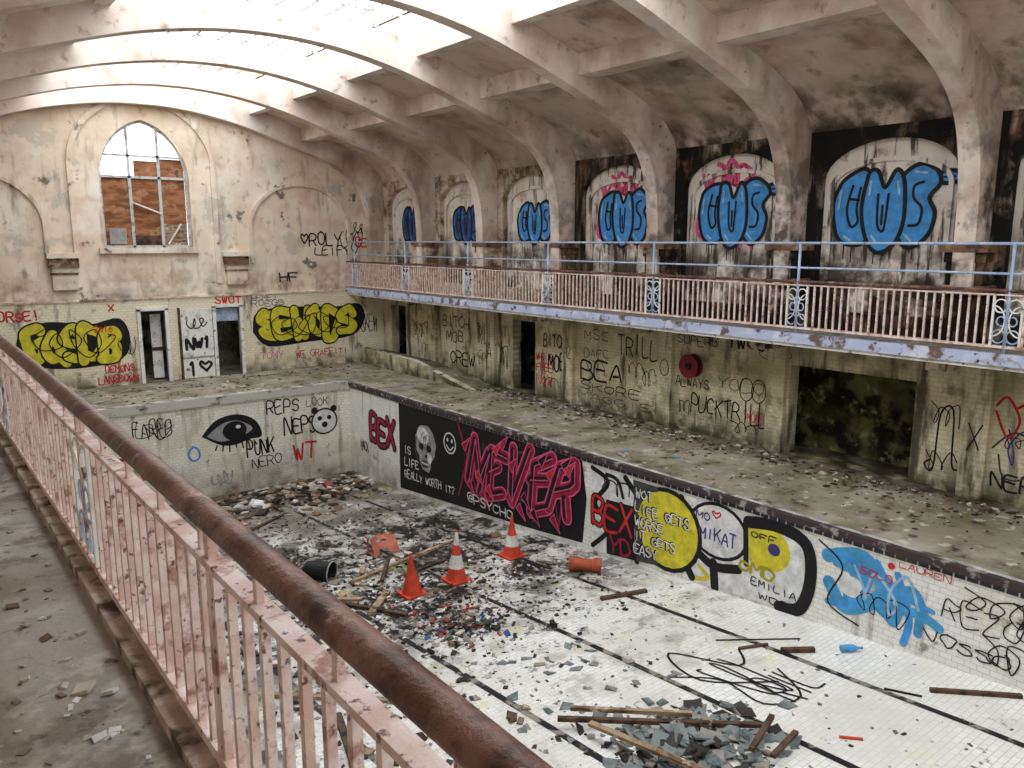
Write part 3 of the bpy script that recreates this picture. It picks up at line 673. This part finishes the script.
for q,(a,b,c,d_) in enumerate(((22.9,22.2,.3,1.0),(18.4,17.9,1.4,1.9),(16.5,15.7,.2,.6),(14.9,14.0,.9,1.3),(12.9,12.3,.8,1.3),(11.7,11.3,.3,.8),(10.3,9.5,.15,.5),(6.2,5.6,.2,.7),(5.1,4.4,.9,1.2),(19.6,19.0,.5,1.0),(13.4,12.6,.9,1.4))): p.scrib(a,b,c,d_,.018,pBlack,1,5,q+60)
p.done()
p=Paint('graffiti_tags',mapR(XR-.12)); p.text('X',5.5,5.2,.8,1.3,.025,pBlack,1,jit=.6); p.text('O',12.15,11.85,1.2,1.6,.02,pBlack,1); p.text('H2',15.45,15.15,1.2,1.5,.02,pBlack,1); p.text('A',18.85,18.6,.8,1.3,.03,pBlack,1); p.done()
# end wall lower
p=Paint('graffiti_mural',mapE(YE-.12))
p.poly(cr([(2.5,1.0),(2.7,1.75),(3.4,1.98),(4.4,1.85),(5.2,1.98),(5.45,1.4),(5.2,.8),(4.2,.62),(3.2,.7),(2.5,1.0)],4),pBlack,0)
p.bubble('GQSDB',2.75,5.15,.9,1.75,.26,.045,pYel,pBlack,1,jit=.8); p.scrib(2.8,5.2,.9,1.8,.03,pBlack,14,9,8)
p.poly(cr([(9.1,1.3),(9.3,1.95),(10.6,2.05),(12.0,1.98),(12.9,2.05),(13.1,1.5),(12.6,.95),(11.0,.85),(9.6,.8),(9.1,1.3)],4),pBlack,0)
p.bubble('SEWODS',9.35,12.7,1.02,1.88,.27,.045,pYel,pBlack,1,jit=.8); p.scrib(9.4,12.7,1.0,1.9,.03,pBlack,16,12,18)
p.text('HORSE!',2.0,3.2,2.05,2.3,.045,pRed,1); p.text('DEMONS',4.7,5.5,.42,.62,.032,pRed,1); p.text('LANSDOWN',4.5,5.6,.1,.32,.032,pRed,1)
p.text('2016',4.5,5.0,1.62,1.78,.025,pRed,17)
p.scrib(5.05,5.65,.8,1.5,.022,pBlack,15,6,3); p.text('SKEM',12.95,13.6,1.1,1.6,.03,pBlack,1,jit=.8)
p.text('SWOT',7.95,8.8,2.28,2.5,.045,pRed,1); p.text('ROEGS',9.1,10.2,2.12,2.3,.022,pPur,1); p.text('HERE!',9.1,10.0,2.33,2.48,.018,pGrey2,1); p.text('WE GRAFFITI',10.5,12.4,.35,.56,.025,pRed,1)
p.text('TOMY',9.3,10.1,.4,.62,.022,pPink,1); p.text('X',4.9,5.1,2.2,2.4,.04,pRed,1); p.scrib(4.6,5.6,.05,.5,.015,pBlack,1,5,9)
p.done()
p=Paint('graffiti_tags',mapE(YE-.19)); p.text('1*',6.95,7.75,.1,.5,.08,pBlack,1); p.scrib(6.95,7.7,1.45,1.95,.035,pBlack,1,6,7); p.text('NW1',7.0,7.75,.95,1.25,.09,pBlack,1); p.done()
p=Paint('graffiti_tags',mapE(YE)); p.text('*ROLY',10.9,12.4,4.05,4.45,.05,pBlack,1,tilt=-.02); p.text('LEIFY',11.4,12.7,3.72,4.0,.04,pBlack,1,jit=.6); p.text('HF',10.1,10.8,2.9,3.15,.05,pBlack,1)
p.scrib(12.3,13.3,3.7,4.7,.035,pBlack,1,9,9); p.scrib(12.5,13.4,4.3,4.9,.03,pBlack,1,5,29); p.text('BEX',12.9,13.6,4.0,4.3,.045,pRed,3); p.done()
# floor tags
p=Paint('graffiti_floor_tag',lambda s,t,o=0:(s,t,fz(t)+o+.004))
p.scrib(8.0,8.7,5.0,6.8,.03,pBlack,1,5,31); p.curve([(9.0,6.3),(8.6,6.0),(8.2,6.9),(7.9,6.1),(8.6,5.4)],.035,pBlack,1); p.curve([(7.7,6.4),(8.1,5.9),(8.0,5.2),(8.5,5.0),(8.9,5.6)],.03,pBlack,1)
p.text('RIL',8.3,9.0,4.9,5.5,.03,pBlack,1,jit=.7)
p.done()
p=Paint('chalk_squares',lambda s,t,o=0:(s,t,o))
for k in range(3):
    a=7.4+k*.75; p.stroke([(11.5,a),(12.1,a),(12.1,a+.55),(11.5,a+.55)],.018,pGrey,1,True)
p.done()

# ------------------------------------------------------------ hose reel
h=MB('fire_hose_reel',smooth=False)
redm=P('reel_red',(130,34,36))
h.tube([(XR-.02,11.2,1.5),(XR-.22,11.2,1.5)],[.05,.05],redm,12)
for x in (.08,.24): h.tube([(XR-x,11.2,1.5),(XR-x-.02,11.2,1.5)],.26,redm,24)
h.tube([(XR-.1,11.2,1.5),(XR-.24,11.2,1.5)],.2,rubber,20); h.tube([(XR-.26,11.2,1.5),(XR-.28,11.2,1.5)],.08,pBlack,12); h.done()

# ------------------------------------------------------------ traffic cones
def cone(x,y,H,c1,c2,lean=0):
    root=MB('traffic_cone'); z=fz(y)+.005
    root.box(x-.21,x+.21,y-.21,y+.21,z,z+.045,orange if c1 else rubber)
    prof=[(0.05,.17),(.25,.135),(.28,.13),(.5,.088),(.53,.083),(.72,.05),(.97,.022),(1,.018)]
    cols=[orange,orange,conew if c2 else orange,conew if c2 else orange,orange,conew if c2==2 else orange,orange]
    for k in range(len(prof)-1):
        (a,r1),(b,r2)=prof[k],prof[k+1]
        root.tube([(x+lean*a*H,y,z+a*H),(x+lean*b*H,y,z+b*H)],[r1*1.1,r2*1.1],cols[k],18,caps=(k==len(prof)-2))
    root.done()
cone(9.3,11.95,.86,1,1); cone(7.72,11.6,.98,1,2,.02); cone(6.78,11.6,.78,1,0,-.03)
# lying bollard
b=MB('fallen_traffic_bollard'); z=fz(10.2)+.14
A=Vector((9.5,10.45,z)); B=Vector((9.88,10.0,z)); brown2=P('bollard_brown',(176,84,50))
pr=[(0,.14),(.12,.13),(.13,.12),(.55,.11),(.75,.11),(.76,.13),(1,.14)]
cl=[brown2,brown2,brown2,brown2,pYel,brown2]
for k in range(len(pr)-1): b.tube([A.lerp(B,pr[k][0]),A.lerp(B,pr[k+1][0])],[pr[k][1],pr[k+1][1]],cl[k],16,caps=k in(0,5))
b.done()
# plastic chair shell upturned
b=MB('plastic_chair'); cc=P('chair_plastic',(200,116,94)); x0,y0=7.55,14.0; z=fz(14.0)+.02
for i in range(10):
    for j in range(8):
        def q(i,j):
            u=i/10-.5; v=j/8
            return (x0+u*.58,y0-.1+v*.25+.12*math.cos(u*4),z+v*.32)
        if (i in(3,4,5,6) and j==5) or (i in (3,4,5,6) and j<2): continue
        b.face([q(i,j),q(i+1,j),q(i+1,j+1),q(i,j+1)],cc)
for sx in (-.28,.25): b.box(x0+sx,x0+sx+.03,y0-.1,y0+.3,z,z+.03,cc); b.box(x0+sx,x0+sx+.03,y0+.22,y0+.25,z,z+.33,cc)
b.done()
# bucket lying
b=MB('black_bucket',smooth=False); bx,by=5.75,13.75; z=fz(by)+.21
b.tube([(bx,by,z),(bx+.3,by-.42,z-.01)],[.16,.21],rubber,20,caps=False); b.tube([(bx,by,z),(bx+.01,by-.02,z)],.16,rubber,20)
b.tube([(bx+.3+.21*math.cos(t*.4)*.8,by-.42+.21*math.cos(t*.4)*.6,z-.01+.21*math.sin(t*.4)) for t in range(17)],.014,pGrey,6); b.done()

# ------------------------------------------------------------ planks, pipes
def plank(x0,y0,x1,y1,w_,h_,m,n='wooden_plank',up=0,up2=None):
    b=MB(n); up2=up if up2 is None else up2
    b.beam((x0,y0,fz(y0)+h_/2+.006+up),(x1,y1,fz(y1)+h_/2+.006+up2),w_,h_,m); b.done()
plank(6.2,12.9,8.9,13.6,.08,.05,wood); plank(6.6,12.4,7.3,13.4,.07,.05,wood2,up=.06); plank(5.8,11.3,6.5,12.0,.12,.05,wood)
plank(8.9,9.0,9.7,8.7,.08,.05,wood2); plank(5.4,12.6,6.2,10.8,.08,.05,wood2)
plank(5.0,13.0,6.0,12.0,.1,.04,wood); plank(7.0,12.5,8.2,12.7,.06,.04,wood2)
plank(5.75,6.5,7.5,4.85,.06,.05,wood2,up=.10,up2=.04); plank(6.0,6.55,7.0,5.5,.05,.05,wood,up=.12,up2=.1); plank(5.9,6.1,6.15,4.6,.08,.04,wood,up=.16); plank(6.9,4.6,7.65,4.85,.06,.05,wood2,up=.1); plank(7.0,4.4,7.6,4.5,.06,.04,wood2,up=.08)
plank(9.35,5.85,9.7,5.55,.07,.06,wood2); plank(9.0,6.3,9.4,6.1,.04,.03,wood2)
plank(9.75,4.0,10.4,3.2,.05,.05,wood2,'metal_pipe'); plank(9.4,4.4,9.55,4.0,.02,.02,rubber,'metal_rod'); plank(8.15,4.0,8.0,4.2,.03,.02,orange,'plastic_scrap')
plank(9.0,6.7,9.9,5.9,.015,.015,rubber,'metal_rod')
plank(3.3,6.6,3.9,8.6,.09,.05,wood2); plank(3.4,9.8,4.6,8.4,.08,.05,wood); plank(4.2,7.9,4.5,10.2,.06,.04,wood); plank(3.0,5.2,4.4,5.6,.06,.05,wood2)
plank(7.4,20.2,9.3,19.6,.08,.05,wood,up=.1); plank(8.4,20.6,9.0,18.9,.07,.05,wood2,up=.12); plank(5.6,17.5,7.2,18.6,.07,.05,wood2)
b=MB('blue_bottle',smooth=True); z=fz(5.3)+.06; b.tube([(9.95,5.3,z),(10.1,5.2,z),(10.15,5.16,z),(10.2,5.12,z)],[.05,.05,.018,.018],pSky,12); b.done()

# ------------------------------------------------------------ rubble fields
rub=empty('rubble_field')
def rubble(name,n,fx,size,mats,zf,thick=.3,seed=1,pile=0,par=None):
    rr=random.Random(seed); b=MB(name,par)
    for i in range(n):
        x,y,h=fx(rr); s_=size*rr.uniform(.35,1.3)**1.3
        M=Matrix.Translation((x,y,zf(y)+h+s_*thick*.4))@Euler((rr.uniform(-.35,.35)*(1+pile),rr.uniform(-.35,.35)*(1+pile),rr.uniform(0,6.3))).to_matrix().to_4x4()
        a=s_*rr.uniform(.3,.6); c=s_*rr.uniform(.2,.5); t=s_*thick*rr.uniform(.2,.5)
        sh=rr.uniform(-.3,.3)*a
        cs=[(-a,-c),(a+sh,-c*rr.uniform(.5,1)),(a,c),(-a*rr.uniform(.4,1),c*rr.uniform(.6,1.1))]
        m=rr.choice(mats); base=len(b.v); k=b.mi(m)
        b.v+=[tuple(M@Vector((p[0],p[1],zz))) for zz in (-t,t) for p in cs]
        for q in ((3,2,1,0),(4,5,6,7),(0,1,5,4),(1,2,6,5),(2,3,7,6),(3,0,4,7)): b.f.append(tuple(base+j for j in q)); b.i.append(k)
    return b.done()
def gauss(cx,cy_,sx,sy_,H=0,x0=PXL+.2,x1=PXR-.2,y0=PYF,y1=PYE-.25):
    def f(rr):
        while True:
            u,v=rr.gauss(0,1),rr.gauss(0,1)
            if x0<cx+u*sx<x1 and y0<cy_+v*sy_<y1: break
        return (cx+u*sx,cy_+v*sy_,max(0,H*math.exp(-(u*u+v*v)/1.2)*rr.random()))
    return f
def uni(x0,x1,y0,y1): return lambda rr:(rr.uniform(x0,x1),rr.uniform(y0,y1),0)
chipL=P('rubble_pale',(206,198,184)); chipD=P('rubble_dark',(54,48,44)); chipB=P('rubble_brown',(120,100,80)); chipR=P('rubble_red',(160,66,54)); chipG=P('rubble_green',(74,92,76)); chipM=P('rubble_grey',(150,142,130)); chipK=P('rubble_charred',(26,24,23))
rubble('end_rubble',480,gauss(8.3,20.2,1.8,.7,.18),.22,[chipD,chipB,chipL,wood2,wood,chipD,chipM,chipL,chipB,chipM],fz,seed=2,par=rub)
rubble('end_litter',9,gauss(8.6,20.0,1.2,.5,.2),.40,[chipR,pSky,wood,chipL,wood2,pWhite],fz,.2,seed=22,par=rub)
rubble('scattered_chips',1500,gauss(7.0,15.6,2.3,2.8,.02),.07,[chipD,chipB,chipL,chipM,chipK,chipD,chipM],fz,seed=3,par=rub)
rubble('scattered_boards',150,gauss(6.6,14.3,1.9,2.3,.02),.17,[chipD,chipB,chipL,chipM,wood2,wood],fz,seed=33,par=rub)
rubble('charred_chips',1700,gauss(6.9,11.6,1.6,1.6,.02),.06,[chipD,chipB,chipK,chipM,pWhite,chipK,chipD],fz,seed=4,par=rub)
rubble('litter',240,gauss(6.7,9.75,.45,.42,.07),.10,[chipD,chipM,chipK,chipD,chipG,chipL,chipR,pDblue,chipK,chipL,chipD,chipM,chipR,chipD],fz,seed=5,pile=1,par=rub)
rubble('litter_2',90,gauss(6.3,10.8,.5,.5,.04),.09,[pDblue,chipR,chipD,chipD,pWhite,chipK,chipK],fz,seed=15,pile=1,par=rub)
rubble('slate_pile',430,gauss(6.6,5.15,.48,.45,.16),.19,[slate,slate,slate,chipM,chipD],fz,.12,seed=6,pile=.3)
rubble('slate_fragments',60,gauss(6.6,7.3,.9,.8,0),.15,[slate,slate,chipM],fz,.1,seed=7,par=rub)
rubble('floor_chips',520,uni(PXL+.3,PXR-.2,2.5,11),.045,[chipD,chipB,chipM,slate],fz,seed=8,par=rub)
rubble('left_rubble',380,gauss(4.0,8.0,.9,2.8,.03),.12,[chipD,chipB,chipL,wood2,chipD,wood],fz,seed=18,par=rub)
rubble('small_cans',8,uni(7.5,9.5,8.0,9.8),.10,[pSky,rubber,pWhite,chipM],fz,.6,seed=28,par=rub)
zero=lambda y:0
dk=empty('deck_debris')
rubble('wall_foot_debris',850,lambda rr:(XR-.25-abs(rr.gauss(0,.5)),rr.uniform(3,18.2),0),.085,[chipL,chipB,chipD,chipM,chipD],zero,seed=9,par=dk)
rubble('deck_chips',700,uni(10.95,13.6,2,18.2),.05,[chipL,chipB,chipD,chipM],zero,seed=10,par=dk)
rubble('end_deck_chips',260,uni(2,12.6,22,25),.07,[chipL,chipB,chipD],zero,seed=11,par=dk)
rubble('edge_litter',5,uni(11.0,12,8,12),.12,[pSky,chipL],zero,seed=13,par=dk)
fd=empty('floor_debris')
rubble('plaster_flakes',700,uni(-1.0,.5,1.2,9),.035,[chipL,chipM,pWhite,chipL],lambda y:GZ,seed=12,par=fd)
rubble('plaster_lumps',110,uni(-1.0,.5,1.2,6),.06,[chipL,chipB,pWhite,chipB],lambda y:GZ,seed=17,par=fd)

# ------------------------------------------------------------ light & camera
wd=bpy.data.worlds.new('sky'); scene.world=wd; wd.use_nodes=True
bg=wd.node_tree.nodes['Background']; bg.inputs[0].default_value=(.88,.94,1,1); bg.inputs[1].default_value=5.6
def portal(name,loc,rot,sx,sy_):
    l=bpy.data.lights.new(name,'AREA'); l.shape='RECTANGLE'; l.size=sx; l.size_y=sy_
    l.cycles.is_portal=True
    o=bpy.data.objects.new(name,l); o.location=loc; o.rotation_euler=rot; bpy.context.collection.objects.link(o)
portal('skylight_portal',(C,(YF+YE)/2,9.1),(0,0,0),6.2,YE-YF)
cam=bpy.data.cameras.new('camera'); cam.lens=28; cam.sensor_width=36; cam.clip_start=.05
co=bpy.data.objects.new('camera',cam); bpy.context.collection.objects.link(co)
co.location=(0,0,4.2); co.rotation_euler=(math.radians(90-10.2),0,math.radians(-37.9))
scene.camera=co
